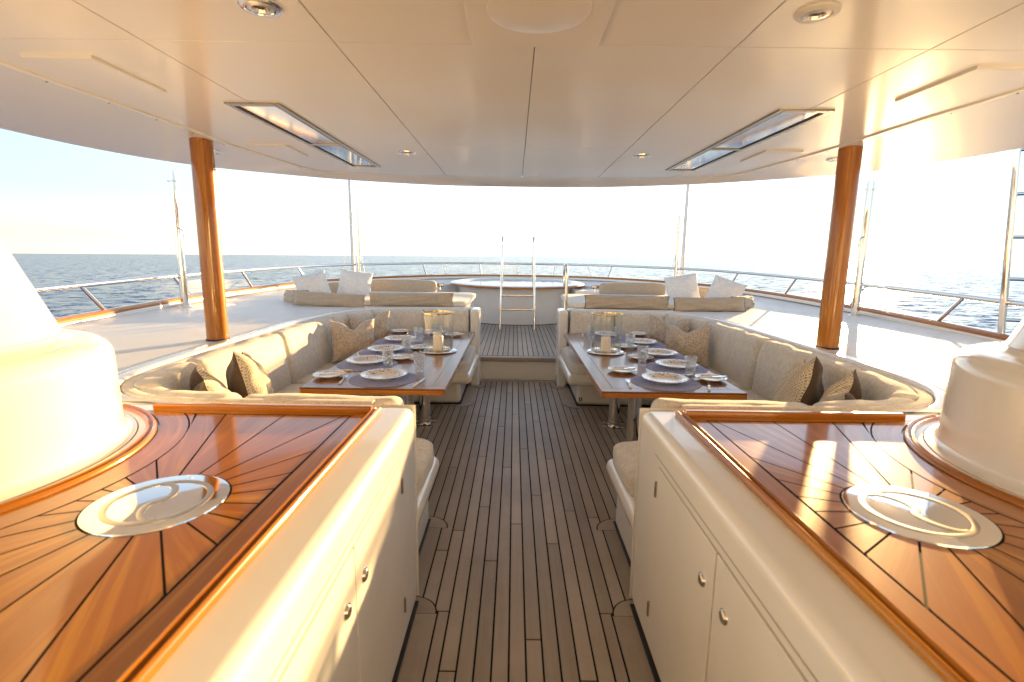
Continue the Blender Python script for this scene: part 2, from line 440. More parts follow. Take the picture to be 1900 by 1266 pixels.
# teak floor
def plank_floor(rootname, label, z, xs, y0, y1, clipf, stag, extra=None):
    R = Root(rootname, label, None, (0, 0, 0), kind='structure')
    global SIDE
    cx = max(abs(xs[0]), abs(xs[-1]))
    return R
def plank(R, x0, x1, y0, y1, z, g=.004):
    V, F = box(x0+g, x1-g, y0+g, y1-g, z-.012, z, .0012, 1)
    mk('plank', (V, F), 'teak', R, gc='y')
PIT = .0685
deck = Root('teak_deck', 'grey brown teak plank deck with black caulking down the aisle', None, (0, 0, 0), kind='structure')
mk('caulking', box(-2.3, 2.3, -2.6, 6.47, -.06, -.0035), 'caulk', deck)
cuts_for = lambda i: [1.22+((i*0.618) % 1)*1.9+k*2.15+((i*7) % 5)*.07 for k in range(-2, 4)]
def run(i, x0, x1, ya, yb):
    c = [ya]+[c for c in cuts_for(i) if ya+.3 < c < yb-.3]+[yb]
    for a, b in zip(c, c[1:]): plank(deck, x0, x1, a, b, 0)
for i in range(-5, 5): run(i+20, i*PIT, (i+1)*PIT, -1.0, 6.36)
for s in (-1, 1):
    def X(a, b): return (a, b) if s > 0 else (-b, -a)
    e = 5*PIT
    run(40+s, *X(e, .395), -1.0, 2.07); run(43+s, *X(.395, .50), -1.0, 2.07)
    run(46+s, *X(e, e+PIT), 2.07, 6.36); run(49+s, *X(e+PIT, e+2*PIT), 2.07, 6.36)
    plank(deck, *X(e+2*PIT, .57), 2.07, 2.87, 0)
    for k in range(7, 20): run(60+k*2+s, *X(k*PIT, (k+1)*PIT), 2.87, 5.27)
    plank(deck, *X(e+2*PIT, .64), 5.27, 6.36, 0); plank(deck, *X(.64, 1.5), 5.27, 5.36, 0)
    # rounded corner boards where bench and cabinet feet end
    for (cx, cyy, r, a0) in ((.515, 2.05, .11, 90), (.58, 2.78, .13, 90), (.66, 5.38, .16, 180), (.55, 6.16, .14, 180)):
        for (nm_, rr, z_, mt) in (('caulk_line', r+.007, .0008, 'caulk'), ('corner_board', r, .0024, 'teak')):
            pl = [(s*cx, cyy)]+[(s*(cx+rr*cos(radians(a0+90*k/10))), cyy+rr*sin(radians(a0+90*k/10))) for k in range(11)]
            mk(nm_, flat(pl, z_), mt, deck, smooth=0, gc='x')
run_x = plank(deck, -.50, .50, 6.36, 6.462, 0)

# step and raised aft deck
UZ = .303
step = Root('deck_step', 'white riser step with teak nosing up to the pool deck', None, (0, 6.47, 0), kind='structure')
mk('riser', box(-.60, .60, 6.468, 6.60, 0, .246, .004, 1), 'gelcoat', step)
mk('nosing', box(-.60, .60, 6.44, 6.56, .247, .303, .012, 3), 'teak', step, gc='x')
up = Root('upper_deck', 'raised teak plank deck between the step and the pool', None, (0, 0, 0), kind='structure')
mk('caulking', box(-.9, .9, 6.562, 10.6, UZ-.05, UZ-.004), 'caulk', up)
for i in range(-11, 11):
    plank(up, i*PIT, (i+1)*PIT, 6.565, 10.3, UZ)
mk('side_caulking', box(-1.9, -.9, 8.4, 10.6, UZ-.05, UZ-.0045), 'caulk', up); mk('side_caulking', box(.9, 1.9, 8.4, 10.6, UZ-.05, UZ-.0045), 'caulk', up)
for i in list(range(-26, -11))+list(range(11, 26)): plank(up, i*PIT, (i+1)*PIT, 8.4, 10.6, UZ)

# side decks
HF = [p for p in HULLC if p.y <= 6.55] 
for SIDE in (-1, 1):
    nm = 'left' if SIDE < 0 else 'right'
    D = Root('side_deck_'+nm, 'glossy white side deck on the %s of the sofa' % nm, None, (2.2, 4, 0), kind='structure')
    hole = [(p.x, p.y) for p in HOLE if p.x > 1.5 or p.y > 5]
    i0 = next(i for i, p in enumerate(HOLE) if p.x >= 1.55)
    hole = [(p.x, p.y) for p in HOLE[i0:]]
    poly = [(2.0, -2.6), (2.0, 2.172), (1.56, 2.172)]+hole+[(.60, 6.55)]+[(p.x, p.y) for p in reversed(HF)]
    mk('deck_surface', flat(poly, DZ), 'deck_paint', D, smooth=0)
    aft = [(.60, 6.55), (.70, 6.60), (.74, 8.50), (.80, 8.56), (1.70, 8.60), (1.78, 8.68), (1.80, 10.0), (1.2, 10.7), (1.2, 12.36)]
    poly = aft+[(p.x, p.y) for p in reversed(HULLC) if 6.55 < p.y and p.x >= 1.2]+[(HF[-1].x, HF[-1].y)]
    za = lambda p: DZ+max(0, .019*(p[1]-6.55))
    mk('aft_deck_surface', flat(poly, za), 'deck_paint', D, smooth=0)
    # walls of the well and of the aft passage
    hp = [(p.x, p.y) for p in HOLE]
    V = []; F = []
    for (x, y) in hp: V += [(x, y, -.02), (x, y, DZ)]
    for i in range(len(hp)-1): F.append((2*i, 2*i+1, 2*i+3, 2*i+2))
    mk('well_wall', (V, F), 'gelcoat', D)
    V = []; F = []
    for (x, y) in aft: V += [(x, y, .28), (x, y, za((x, y)))]
    for i in range(len(aft)-1): F.append((2*i, 2*i+1, 2*i+3, 2*i+2))
    mk('passage_wall', (V, F), 'gelcoat', D)
    # coaming lip round the sofa
    lp = [Vector((p.x, p.y, DZ-.034*max(0, 1-i/9))) for i, p in enumerate(HOLE[11:])]
    mk('coaming', sweep(lp, rrect(.070, .05, .02, 4, -.030, -.006)), 'gelcoat', D)
    mk('coaming_step', sweep([p+Vector((0, 0, 0)) for p in lp], rrect(.045, .014, .006, 3, -.095, .003)), 'gelcoat', D)
    # white end panel at the step
    mk('end_panel', box(.485, .600, 6.12, 6.466, -.01, .955, .035, 5), 'gelcoat', D)
    # outer hull skirt
    V = []; F = []
    for p in HULLC: V += [(p.x+.03, p.y+.0, -9.5), (p.x+.03, p.y+.03, DZ+sheer(p.y)+.03)]
    for i in range(len(HULLC)-1): F.append((2*i, 2*i+2, 2*i+3, 2*i+1))
    mk('hull_side', (V, F), 'gelcoat', D)
SIDE = 1

# ceiling
CE = 2.40
TRIM = cat([(2.32, -2.6, 0), (2.31, 0, 0), (2.29, 2.2, 0), (2.23, 3.1, 0), (2.20, 3.9, 0), (2.12, 4.5, 0), (2.03, 5.0, 0), (1.86, 5.22, 0), (1.4, 5.31, 0), (.75, 5.345, 0), (0, 5.35, 0)], 6)
EDGE = cat([(3.36, -2.6, 0), (3.36, 1.0, 0), (3.35, 2.6, 0), (3.32, 3.35, 0), (3.25, 3.85, 0), (3.07, 4.35, 0), (2.80, 4.72, 0), (2.40, 5.03, 0), (1.80, 5.40, 0), (1.0, 5.69, 0), (.5, 5.755, 0), (0, 5.77, 0)], 6)
ceil = Root('ceiling', 'cream hardtop ceiling of flush panels with a curved aft edge', None, (0, 0, CE), kind='structure')
mk('backing', flat([(x, y) for x, y in [(-2.3, -2.6), (2.3, -2.6), (2.2, 4.0), (1.95, 5.1), (1.3, 5.32), (-1.3, 5.32), (-1.95, 5.1), (-2.2, 4.0)]], CE+.006, False), 'ceiling_gap', ceil, smooth=0)
def trim_x(y):
    best = None
    for a, b in zip(TRIM, TRIM[1:]):
        if min(a.y, b.y) <= y <= max(a.y, b.y) and abs(b.y-a.y) > 1e-6:
            t = (y-a.y)/(b.y-a.y); best = a.x+(b.x-a.x)*t; break
    return best
def trim_y(x):
    for a, b in zip(TRIM, TRIM[1:]):
        if min(a.x, b.x) <= x <= max(a.x, b.x) and a.y > 3: return a.y+(b.y-a.y)*(x-a.x)/(b.x-a.x if abs(b.x-a.x) > 1e-9 else 1)
    return 5.35
def cpanel(poly):
    mk('ceiling_panel', prism(poly, CE+.012, CE, .0012, 1), 'ceiling_paint', ceil)
G = .0022
for SIDE in (-1, 1):
    for (x0, x1, y0, y1) in ((.77, 1.51, -2.6, 2.097), (.77, 1.51, 2.097, None), (0, .77, 2.097, 3.93), (0, .77, 3.93, None)):
        if y1 is None:
            top = [(x1-G, trim_y(x1-G)-.004), ((x0+x1)/2, trim_y((x0+x1)/2)-.004), (x0+G, trim_y(x0+G)-.004)]
        else: top = [(x1-G, y1-G), (x0+G, y1-G)]
        cpanel([(x0+G, y0+G), (x1-G, y0+G)]+top)
    for (y0, y1) in ((-2.6, 2.097), (2.097, 5.3)):
        side = [(p.x-.004, p.y) for p in TRIM if y0+G < p.y < y1-.02 and p.x > 1.53]
        a = trim_x(y0+G) or 2.3; 
        pl = [(1.51+G, y0+G), (a-.004, y0+G)]+side
        pl += [(1.51+G, trim_y(1.52)-.004)] if y1 > 5 else [(trim_x(y1-G)-.004, y1-G), (1.51+G, y1-G)]
        cpanel(pl)
    # outer wing and lip
    A = resample(TRIM, 60); B = resample(EDGE, 60)
    # match by walking both curves
    V, F = [], []
    for a, b in zip(A, B):
        m_ = a.lerp(b, .55); V += [(a.x, a.y, CE), (m_.x, m_.y, CE-.012), (b.x, b.y, CE-.045), (b.x+.012, b.y+.012, CE-.035), (b.x+.02, b.y+.02, CE+.10), (b.x*.9, b.y*.9, CE+.2), (0, a.y*.5, CE+.3)]
    q = 7
    for i in range(len(A)-1):
        for k in range(q-1): F.append((i*q+k, i*q+k+1, (i+1)*q+k+1, (i+1)*q+k))
    mk('outer_wing', (V, F), 'ceiling_paint', ceil, smooth=30)
    mk('trim_strip', sweep([Vector((p.x+.02, p.y, CE)) for p in TRIM if p.y < 5.28 and p.x > 1.7], rrect(.055, .022, .008, 3)), 'ceiling_paint', ceil)
    k_ = 0
    tp = resample([p for p in TRIM if 1.2 < p.y < 5.2 and p.x > 1.8], 13)
    for p in tp:
        mk('screw', lathe([(.006, -.0125), (.0035, -.0145)], 8, (p.x+.02, p.y, CE), cap1=True), 'bronze', ceil)
SIDE = 1
cpanel([(-.77+G, -2.6), (.77-G, -2.6), (.77-G, 2.097-G), (-.77+G, 2.097-G)])
mk('access_panel', prism([(-.238, -.6), (.238, -.6), (.238, 2.08), (-.238, 2.08)], CE+.004, CE-.016, .005, 2), 'ceiling_paint', ceil)
mk('speaker_cover', lathe([(0.001, -.0215), (.162, -.0215), (.168, -.020), (.1695, -.015)], 48, (0, 1.78, CE)), 'ceiling_paint', ceil)
# forward bulkhead behind the viewer
bk = Root('forward_bulkhead', 'plain white bulkhead closing the deck forward', None, (0, -2.6, 0), kind='structure')
mk('wall', box(-3.5, 3.5, -2.75, -2.6, -.02, 2.6), 'gelcoat', bk)

# ================================================================== CEILING FITTINGS
SN = {-1: 'left', 1: 'right'}
for SIDE in (-1, 1):
    sd = SN[SIDE]
    # long glazed ceiling fixture
    R = Root('ceiling_light_panel', 'long mirrored two-pane ceiling fixture above the %s table' % sd, 'ceiling light', (1.48, 3.85, CE), 'long ceiling fixtures')
    def q(u, v):   # u 0..1 across, v 0..1 along
        x = (1.345+(1.305-1.345)*v)*(1-u)+(1.645+(1.575-1.645)*v)*u; return (x, 2.89+1.95*v)
    def bar(u0, u1, v0, v1, z0=CE+.002, z1=CE-.010): return prism([q(u0, v0), q(u1, v0), q(u1, v1), q(u0, v1)], z0, z1, .003, 1)
    mk('frame_rail', bar(0, .10, 0, 1), 'bronze', R); mk('frame_rail', bar(.90, 1, 0, 1), 'bronze', R)
    mk('frame_end', bar(.10, .90, 0, .022), 'bronze', R); mk('frame_end', bar(.10, .90, .978, 1), 'bronze', R); mk('frame_bar', bar(.10, .90, .510, .530), 'bronze', R)
    mk('inner_rail', bar(.12, .15, .024, .976, CE+.002, CE-.004), 'black_rubber', R); mk('inner_rail', bar(.85, .88, .024, .976, CE+.002, CE-.004), 'black_rubber', R)
    mk('pane', bar(.17, .83, .034, .500, CE+.001, CE-.003), 'mirror_plate', R); mk('pane', bar(.17, .83, .540, .966, CE+.001, CE-.003), 'mirror_plate', R)
    for (x, y, wd) in ((.91, 1.81, 'large nearest round ceiling downlight on the %s'), (.93, 4.19, 'small chrome ceiling downlight beyond the %s fixture, inboard'), (2.47, 4.2, 'chrome ceiling downlight beside the %s wooden pillar')):
        R = Root('downlight', wd % sd, 'downlight', (x, y, CE), 'round ceiling downlights')
        zc = CE-.008 if x > 2 else CE
        mk('ring', lathe([(.068, 0), (.067, -.006), (.060, -.011), (.046, -.012), (.044, -.004)], 40, (x, y, zc)), 'steel' if y > 3 or SIDE < 0 else 'white_paint', R)
        mk('inner_ring', lathe([(.0435, -.004), (.042, -.010), (.028, -.012), (.025, -.002)], 40, (x, y, zc)), 'brushed_steel', R)
        mk('lens', lathe([(.0245, -.003), (.001, -.004)], 24, (x, y, zc)), 'dark_lens', R)
    for (x0, x1, y0, y1, wd) in ((1.83, 2.125, 2.25, 2.71, 'larger looking nearest raised square hatch in the %s ceiling wing'), (1.78, 2.06, 3.93, 4.36, 'farther raised square hatch in the %s ceiling near the pillar')):
        o = mk('ceiling_hatch', prism([(x0, y0), (x1, y0), (x1, y1), (x0, y1)], CE+.001, CE-.014, .006, 2), 'ceiling_paint')
        tag(o, wd % sd, 'hatch', 'raised ceiling hatches')
SIDE = 1

# ================================================================== PILLARS, POLES, RAILING
for SIDE in (-1, 1):
    sd = SN[SIDE]
    R = Root('wooden_pillar', 'round varnished wooden pillar from %s side deck to ceiling' % sd, 'pillar', (2.33, 3.81, DZ), 'varnished pillars')
    pr = [(2.33, 3.81, DZ+.002+(2.40-DZ)*k/12) for k in range(13)]
    g = tube(pr, .0755, 32); mk('shaft', g, 'varnish', R, gc=tube.gc)
    mk('foot_ring', lathe([(.082, 0), (.082, .010), (.077, .013)], 32, (2.33, 3.81, DZ)), 'black_rubber', R)
    # tall steel posts
    R = Root('steel_post', 'polished steel post standing outboard of the %s pillar' % sd, 'post', (4.06, 6.13, DZ), 'tall steel posts')
    mk('shaft', tube([(4.075, 6.13, DZ), (4.075, 6.13, 2.505)], .044, 24), 'steel', R)
    mk('base_flange', lathe([(.075, 0), (.075, .008), (.046, .014)], 24, (4.075, 6.13, DZ)), 'steel', R)
    mk('collar', lathe([(.046, 2.41), (.062, 2.413), (.062, 2.428), (.046, 2.431)], 24, (4.075, 6.13, 0)), 'brushed_steel', R)
    mk('cleat', tube(cat([(4.045, 6.09, 1.88), (4.0, 6.08, 1.86), (3.985, 6.08, 1.82), (3.99, 6.08, 1.76)], 4), .008, 8), 'steel', R)
    mk('top_pin', tube([(4.075, 6.13, 2.505), (4.075, 6.13, 2.53)], .030, 16), 'steel', R)
    R = Root('aft_post', 'slender steel post at the %s aft quarter by the railing' % sd, 'post', (3.29, 10.6, 1.0), 'slender aft posts')
    mk('shaft', tube([(3.30, 10.6, 1.0), (3.28, 10.6, 2.10)], .036, 16), 'steel', R)
    mk('upper_tube', tube([(3.28, 10.6, 2.095), (3.275, 10.6, 2.49)], .029, 16), 'brushed_steel', R)
    mk('collar', lathe([(.036, 2.09), (.046, 2.095), (.046, 2.11), (.030, 2.115)], 16, (3.28, 10.6, 0)), 'steel', R)
    R = Root('flagstaff', 'thin white staff rising beside the %s aft steel post' % sd, 'staff', (3.54, 11.0, 1.0), 'white staffs')
    mk('staff', tube([(3.54, 11.0, .98), (3.55, 11.0, 3.1), (3.56, 11.0, 5.2)], [.042, .030, .02], 14), 'white_paint', R)
    for (dx, dy) in ((.32, -.15), (-.28, .1)):
        mk('stay_wire', tube([(3.545, 11.0, 2.6), (3.54-dx, 11.0+dy, 1.06)], .0045, 6), 'white_paint', R)
SIDE = 1

# railing
rail = Root('guard_railing', 'stainless guard railing with glass panes on varnished capping round the aft deck', 'railing', (0, 12.4, 1.1))
full = [Vector((-p.x, p.y, 0)) for p in HULLC]+[p.copy() for p in reversed(HULLC[:-1])]
full = resample(full, 260)
capz = lambda y: 1.0+sheer(y)
cp = [Vector((p.x, p.y, capz(p.y))) for p in full]
g = sweep(cp, [(-.06, -.035), (-.06, -.005), (-.045, .012), (-.015, .020), (.02, .020), (.045, .010), (.056, -.006), (.056, -.035)][::-1]); mk('capping_rail', g, 'varnish', rail, gc=sweep.gc)
mk('toe_strip', sweep([p+Vector((0, 0, -.05)) for p in cp], rrect(.13, .05, .008, 2)), 'gelcoat', rail)
RH = .285
tr_ = [Vector((p.x, p.y, capz(p.y)+RH)) for p in full]
mk('top_rail', tube(tr_, .025, 12), 'steel', rail)
FL = [0]
for i in range(1, len(full)): FL.append(FL[-1]+(full[i]-full[i-1]).length)
def at_len(d):
    d = max(0, min(FL[-1], d))
    for i in range(1, len(full)):
        if FL[i] >= d:
            return full[i-1].lerp(full[i], (d-FL[i-1])/max(1e-9, FL[i]-FL[i-1]))
    return full[-1]
def len_at(y=None, x=None):
    best = min(range(len(full)), key=lambda i: (full[i].x < 0 and (abs(full[i].y-y) if y is not None else abs(full[i].x-x)+(0 if full[i].y > 9 else 99))) if full[i].x < 1e-6 else 1e9)
    return FL[best]
Ltot = FL[-1]; st = []
for (y, lean) in ((2.1, -.26), (3.6, -.26), (5.05, -.27), (6.5, -.26), (8.0, -.24), (9.45, -.2), (10.75, -.12)): st.append((len_at(y=y), lean))
for (x, lean) in ((-2.1, -.09), (-1.72, .09), (-.9, -.04)): st.append((len_at(x=x), lean))
st += [(Ltot/2, 0)]+[(Ltot-d, -l) for d, l in reversed(st)]
tops = []
for (d, l) in st:
    a, b = at_len(d), at_len(d+l)
    A = Vector((a.x, a.y, capz(a.y)+.012)); B = Vector((b.x, b.y, capz(b.y)+RH-.01))
    mk('stanchion', tube([A, B], .017, 10), 'steel', rail); tops.append((d, l))
for (d0, l0), (d1, l1) in zip(tops, tops[1:]):
    if d1-d0 < .5: continue
    V, F = [], []; n = 6
    for k in range(n+1):
        t = k/n
        pb = at_len(d0+.05+(d1-d0-.10)*t); pt = at_len(d0+l0+.05+(d1+l1-d0-l0-.10)*t)
        V += [(pb.x, pb.y, capz(pb.y)+.035), (pt.x, pt.y, capz(pt.y)+RH-.045)]
    for k in range(n): F.append((2*k, 2*k+2, 2*k+3, 2*k+1))
    mk('glass_pane', (V, F), 'pane_glass', rail)

# boarding ladder at the right edge
R = Root('steel_ladder', 'polished steel ladder rising past the hardtop at the right edge', 'ladder', (4.1, 4.3, DZ))
LA, LB = (Vector((4.115, 4.3, DZ)), Vector((3.97, 4.3, 2.62))), (Vector((4.50, 4.17, DZ)), Vector((4.36, 4.17, 2.62)))
for (a, b) in (LA, LB): mk('side_rail', tube([a, b], .027, 14), 'steel', R)
for k in range(5):
    z = 1.12+k*.345; t = (z-DZ)/(2.62-DZ)
    mk('rung', tube([LA[0].lerp(LA[1], t), LB[0].lerp(LB[1], t)], .016, 10), 'steel', R)
mk('base_flange', lathe([(.05, 0), (.05, .008), (.03, .012)], 16, (4.115, 4.3, DZ)), 'steel', R)

# ================================================================== CABINETS AND MAST HOUSINGS
CC = (1.0, 1.245); MC = (1.98, 1.45)
for SIDE in (-1, 1):
    sd = SN[SIDE]
    R = Root('bar_cabinet', 'white cabinet with inlaid varnished wooden top on the %s of the aisle' % sd, 'cabinet', (1.2, 0, 0), 'bar cabinets')
    mk('body', box(.50, 2.02, -2.3, 2.172, .005, .938, .042, 5), 'gelcoat', R)
    mk('rubber_foot', box(.492, .60, -2.3, 2.12, .0, .012), 'black_rubber', R)
    # doors
    for (y0, y1, hy, ky) in ((1.272, 1.835, 1.835, 1.345), (.62, 1.264, .62, 1.19)):
        mk('door_gap', box(.4992, .51, y0-.004, y1+.004, .086, .812), 'door_shadow_gap', R)
        d = mk('door', box(.4945, .52, y0, y1, .09, .808, .003, 2), 'gelcoat', R)
        kb = mk('knob', tube([(.4945, ky, .675), (.489, ky, .675), (.487, ky, .675), (.4855, ky, .675)], [.017, .017, .0155, .011], 20), 'brushed_steel', R, parent=d)
        mk('knob_ring', tube([(.4945, ky, .675), (.491, ky, .675)], [.0215, .0205], 20), 'steel', R, parent=d)
        for hz in (.715, .20):
            h = mk('hinge', box(.4885, .4995, hy+(.001 if hy > 1 else -.013), hy+(.013 if hy > 1 else -.001), hz-.032, hz+.032, .002, 1), 'bronze', R, parent=d)
    # moulded groove lines framing the door run
    mk('top_groove', box(.4985, .5012, .5, 1.9, .835, .838), 'door_shadow_gap', R)
    # ---------------- wooden top
    zt = .9465
    out = [(.668, -.6), (.668, 2.03), (1.60, 2.03)]
    a0 = atan2(2.03-MC[1], 1.60-MC[0]); arc = []
    for k in range(25):
        a = radians(122)+(radians(262)-radians(122))*k/24; arc.append((MC[0]+.690*cos(a), MC[1]+.690*sin(a)))
    base = [(.662, -1.5), (.662, 2.032)]+[(p[0], min(p[1], 2.032)) for p in arc]+[(1.9, -1.5)]
    mk('caulk_bed', flat(base, zt-.0022), 'caulk', R, smooth=0)
    # radial wedges
    def rmax(th):
        dx, dy = cos(th), sin(th); best = 9
        if dx < -1e-6: best = min(best, (.732-CC[0])/dx)
        if dy > 1e-6: best = min(best, (1.990-CC[1])/dy)
        if dy < -1e-6: best = min(best, (-.6-CC[1])/dy)
        if dx > 1e-6: best = min(best, (1.9-CC[0])/dx)
        ox, oy = CC[0]-MC[0], CC[1]-MC[1]; b = ox*dx+oy*dy; c = ox*ox+oy*oy-.785**2; D_ = b*b-c
        if D_ > 0 and -b-sqrt(D_) > 0: best = min(best, -b-sqrt(D_))
        return best
    NW = 20; g2 = .0028; r0 = .170
    corners = [atan2(1.990-CC[1], 1.4135-CC[0]), atan2(1.990-CC[1], .732-CC[0]), atan2(-.6-CC[1], .732-CC[0])]
    for k in range(NW):
        ta, tb = 2*pi*(k)/NW, 2*pi*(k+1)/NW
        n = 14; inner, outer = [], []
        ths = [ta+(tb-ta)*i/n for i in range(n+1)]
        for c_ in corners:
            c_ = c_ % (2*pi)
            if ta < c_ < tb: ths[min(range(1, n), key=lambda i: abs(ths[i]-c_))] = c_
        pts = []
        mid = (ta+tb)/2; ux, uy = cos(mid), sin(mid)
        def shr(th, r):
            # keep g2 away from the two straight edges
            lo, hi = ta+math.asin(min(.9, g2/r)), tb-math.asin(min(.9, g2/r)); th = max(lo, min(hi, th))
            return (CC[0]+r*cos(th), CC[1]+r*sin(th))
        for th in ths: inner.append(shr(th, r0))
        for th in ths: outer.append(shr(th, max(r0+.02, rmax(th)-.004)))
        poly = inner+outer[::-1]
        V = [(x, y, zt) for x, y in inner+outer]; m_ = len(inner)
        F = [(i, i+1, m_+i+1, m_+i) for i in range(m_-1)]
        # make faces point up
        a_, b_, c_ = (Vector(V[i]) for i in F[0][:3])
        if (b_-a_).cross(c_-a_).z < 0: F = [tuple(reversed(f)) for f in F]
        if k == 3:   # pocket behind the curve of the housing ring
            o_ = len(V); pk = [(MC[0]+.788*cos(radians(q_)), MC[1]+.788*sin(radians(q_))) for q_ in (136.6, 140, 144, 148, 152, 154)]
            V += [(1.368, 1.986, zt)]+[(x, y, zt) for x, y in pk]
            F += [(o_, o_+i, o_+i+1) for i in range(1, 6)]
        G_ = [((x-CC[0])*ux+(y-CC[1])*uy, -(x-CC[0])*uy+(y-CC[1])*ux, 0) for x, y, z in V]
        mk('inlay_wedge', (V, F), 'countertop_wood', R, smooth=0, gc=G_)
    mk('border_plank', flat([(.670, -1.5), (.7275, -1.5), (.7275, 1.99), (.670, 2.028)], zt), 'countertop_wood', R, smooth=0, gc='y')
    mk('border_plank', flat([(.7285, 1.9945), (1.405, 1.9945), (1.592, 2.028), (.675, 2.028)], zt), 'countertop_wood', R, smooth=0, gc='x')
    ri = [(MC[0]+.782*cos(a.real), MC[1]+.782*sin(a.real)) for a in [radians(136+(262-136)*k/30) for k in range(31)]]
    ro = [(MC[0]+.690*cos(a), MC[1]+.690*sin(a)) for a in [radians(123.2+(262-123.2)*k/30) for k in range(31)]]
    V = [(x, y, zt) for x, y in ri+ro]; F = [(i, i+1, 31+i+1, 31+i) for i in range(30)]
    G_ = [(k*.06, 0, 0) for k in range(31)]+[(k*.06, .09, 0) for k in range(31)]
    if (Vector(V[1])-Vector(V[0])).cross(Vector(V[32])-Vector(V[0])).z < 0: F = [tuple(reversed(f)) for f in F]
    mk('curved_border', (V, F), 'countertop_wood', R, smooth=0, gc=G_)
    # mouldings
    bead = [(-.019, 0), (-.019, .012), (-.016, .018), (-.011, .021), (-.005, .018), (-.002, .011), (0, .009), (.002, .011), (.005, .018), (.011, .021), (.016, .018), (.019, .012), (.019, 0)]
    z0 = .938
    pth = [(.648, -1.5+(2.085+1.5)*k/20, z0) for k in range(21)]
    g = sweep(pth, bead[::-1]); mk('edge_moulding', g, 'varnish', R, gc=sweep.gc)
    g = sweep([(.658+(1.57-.658)*k/16, 2.046, z0) for k in range(17)], rrect(.030, .036, .006, 3, 0, .016)); mk('back_moulding', g, 'varnish', R, gc=sweep.gc)
    pth = [(MC[0]+.665*cos(radians(a)), MC[1]+.665*sin(radians(a)), z0) for a in range(112, 263, 3)]
    g = sweep(pth, bead[::-1]); mk('ring_moulding', g, 'varnish', R, gc=sweep.gc)
    # polished inset plate with ring and S emblem
    pl = mk('inset_plate', lathe([(.001, .0050), (.158, .0050), (.1645, .0040), (.166, .0)], 72, (CC[0], CC[1], .9445)), 'mirror_plate', R)
    def ribbon(path, wdt, z, closed=False):
        P = [Vector((p[0], p[1], z)) for p in path]
        return sweep(P, [(-wdt/2, -.001), (-wdt/2, .0012), (0, .0022), (wdt/2, .0012), (wdt/2, -.001)][::-1], caps=False)
    zp = .9497
    ring = [(CC[0]+.118*cos(2*pi*k/72), CC[1]+.118*sin(2*pi*k/72)) for k in range(73)]
    mk('emblem_ring', ribbon(ring, .016, zp), 'engraved_steel', R, parent=pl)
    ax = atan2(-.18, .11*SIDE); S_ = []
    rr_ = .056
    for k in range(25):
        a = pi-pi*k/24; S_.append((-rr_+rr_*cos(a), rr_*.62*sin(a)))
    for k in range(1, 25):
        a = pi+pi*k/24; S_.append((rr_+rr_*cos(a), rr_*.62*sin(a)))
    S_ = [(CC[0]+x*cos(ax)-y*sin(ax)*SIDE, CC[1]+x*sin(ax)+y*cos(ax)*SIDE) for x, y in S_]
    mk('emblem_curve', ribbon(S_, .018, zp), 'engraved_steel', R, parent=pl)
    # ---------------- mast housing
    H = Root('mast_housing', 'white stepped conical mast housing on the %s cabinet' % sd, 'mast housing', (MC[0], MC[1], .94), 'mast housings')
    pr = [(.625, .942), (.622, .952), (.598, .957), (.588, .966), (.585, .98)]
    for k in range(9):
        a = radians(90*k/8); pr.append((.580-.075+.075*cos(a), 1.235+.065*sin(a)))
    pr += [(.482, 1.302), (.470, 1.304), (.458, 1.310), (.448, 1.322)]
    mk('plinth', lathe(pr, 96, (MC[0], MC[1], 0)), 'gelcoat', H, smooth=50)
    pr = [(.447, 1.323), (.440, 1.335), (.328, 1.63), (.215, 1.95), (.165, 2.12), (.150, 2.25), (.150, 2.41)]
    mk('cone', lathe(pr, 96, (MC[0], MC[1], 0)), 'gelcoat', H, smooth=50)
    mk('base_flange', lathe([(.648, .939), (.646, .948), (.626, .950)], 96, (MC[0], MC[1], 0)), 'gelcoat', H)
SIDE = 1

# ================================================================== SOFAS
BP = cat([(.575, 2.195, 0), (1.0, 2.195, 0), (1.52, 2.20, 0), (1.81, 2.275, 0), (1.99, 2.45, 0), (2.08, 2.72, 0), (2.11, 3.15, 0), (2.115, 4.0, 0), (2.11, 5.0, 0), (2.07, 5.44, 0), (1.92, 5.88, 0), (1.655, 6.13, 0), (1.275, 6.245, 0), (.9, 6.268, 0), (.615, 6.268, 0)], 8)
BL = [0]
for i in range(1, len(BP)): BL.append(BL[-1]+(BP[i]-BP[i-1]).length)
def bp_at(d):
    for i in range(1, len(BP)):
        if BL[i] >= d: return BP[i-1].lerp(BP[i], (d-BL[i-1])/(BL[i]-BL[i-1]))
    return BP[-1].copy()
def near_len(x, y): return BL[min(range(len(BP)), key=lambda i: (BP[i].x-x)**2+(BP[i].y-y)**2)]
cutsL = [0, near_len(1.36, 2.2), near_len(1.90, 2.35), near_len(2.11, 3.04), near_len(2.12, 4.15), near_len(2.1, 5.28), near_len(1.80, 6.02), near_len(1.2, 6.25), BL[-1]]
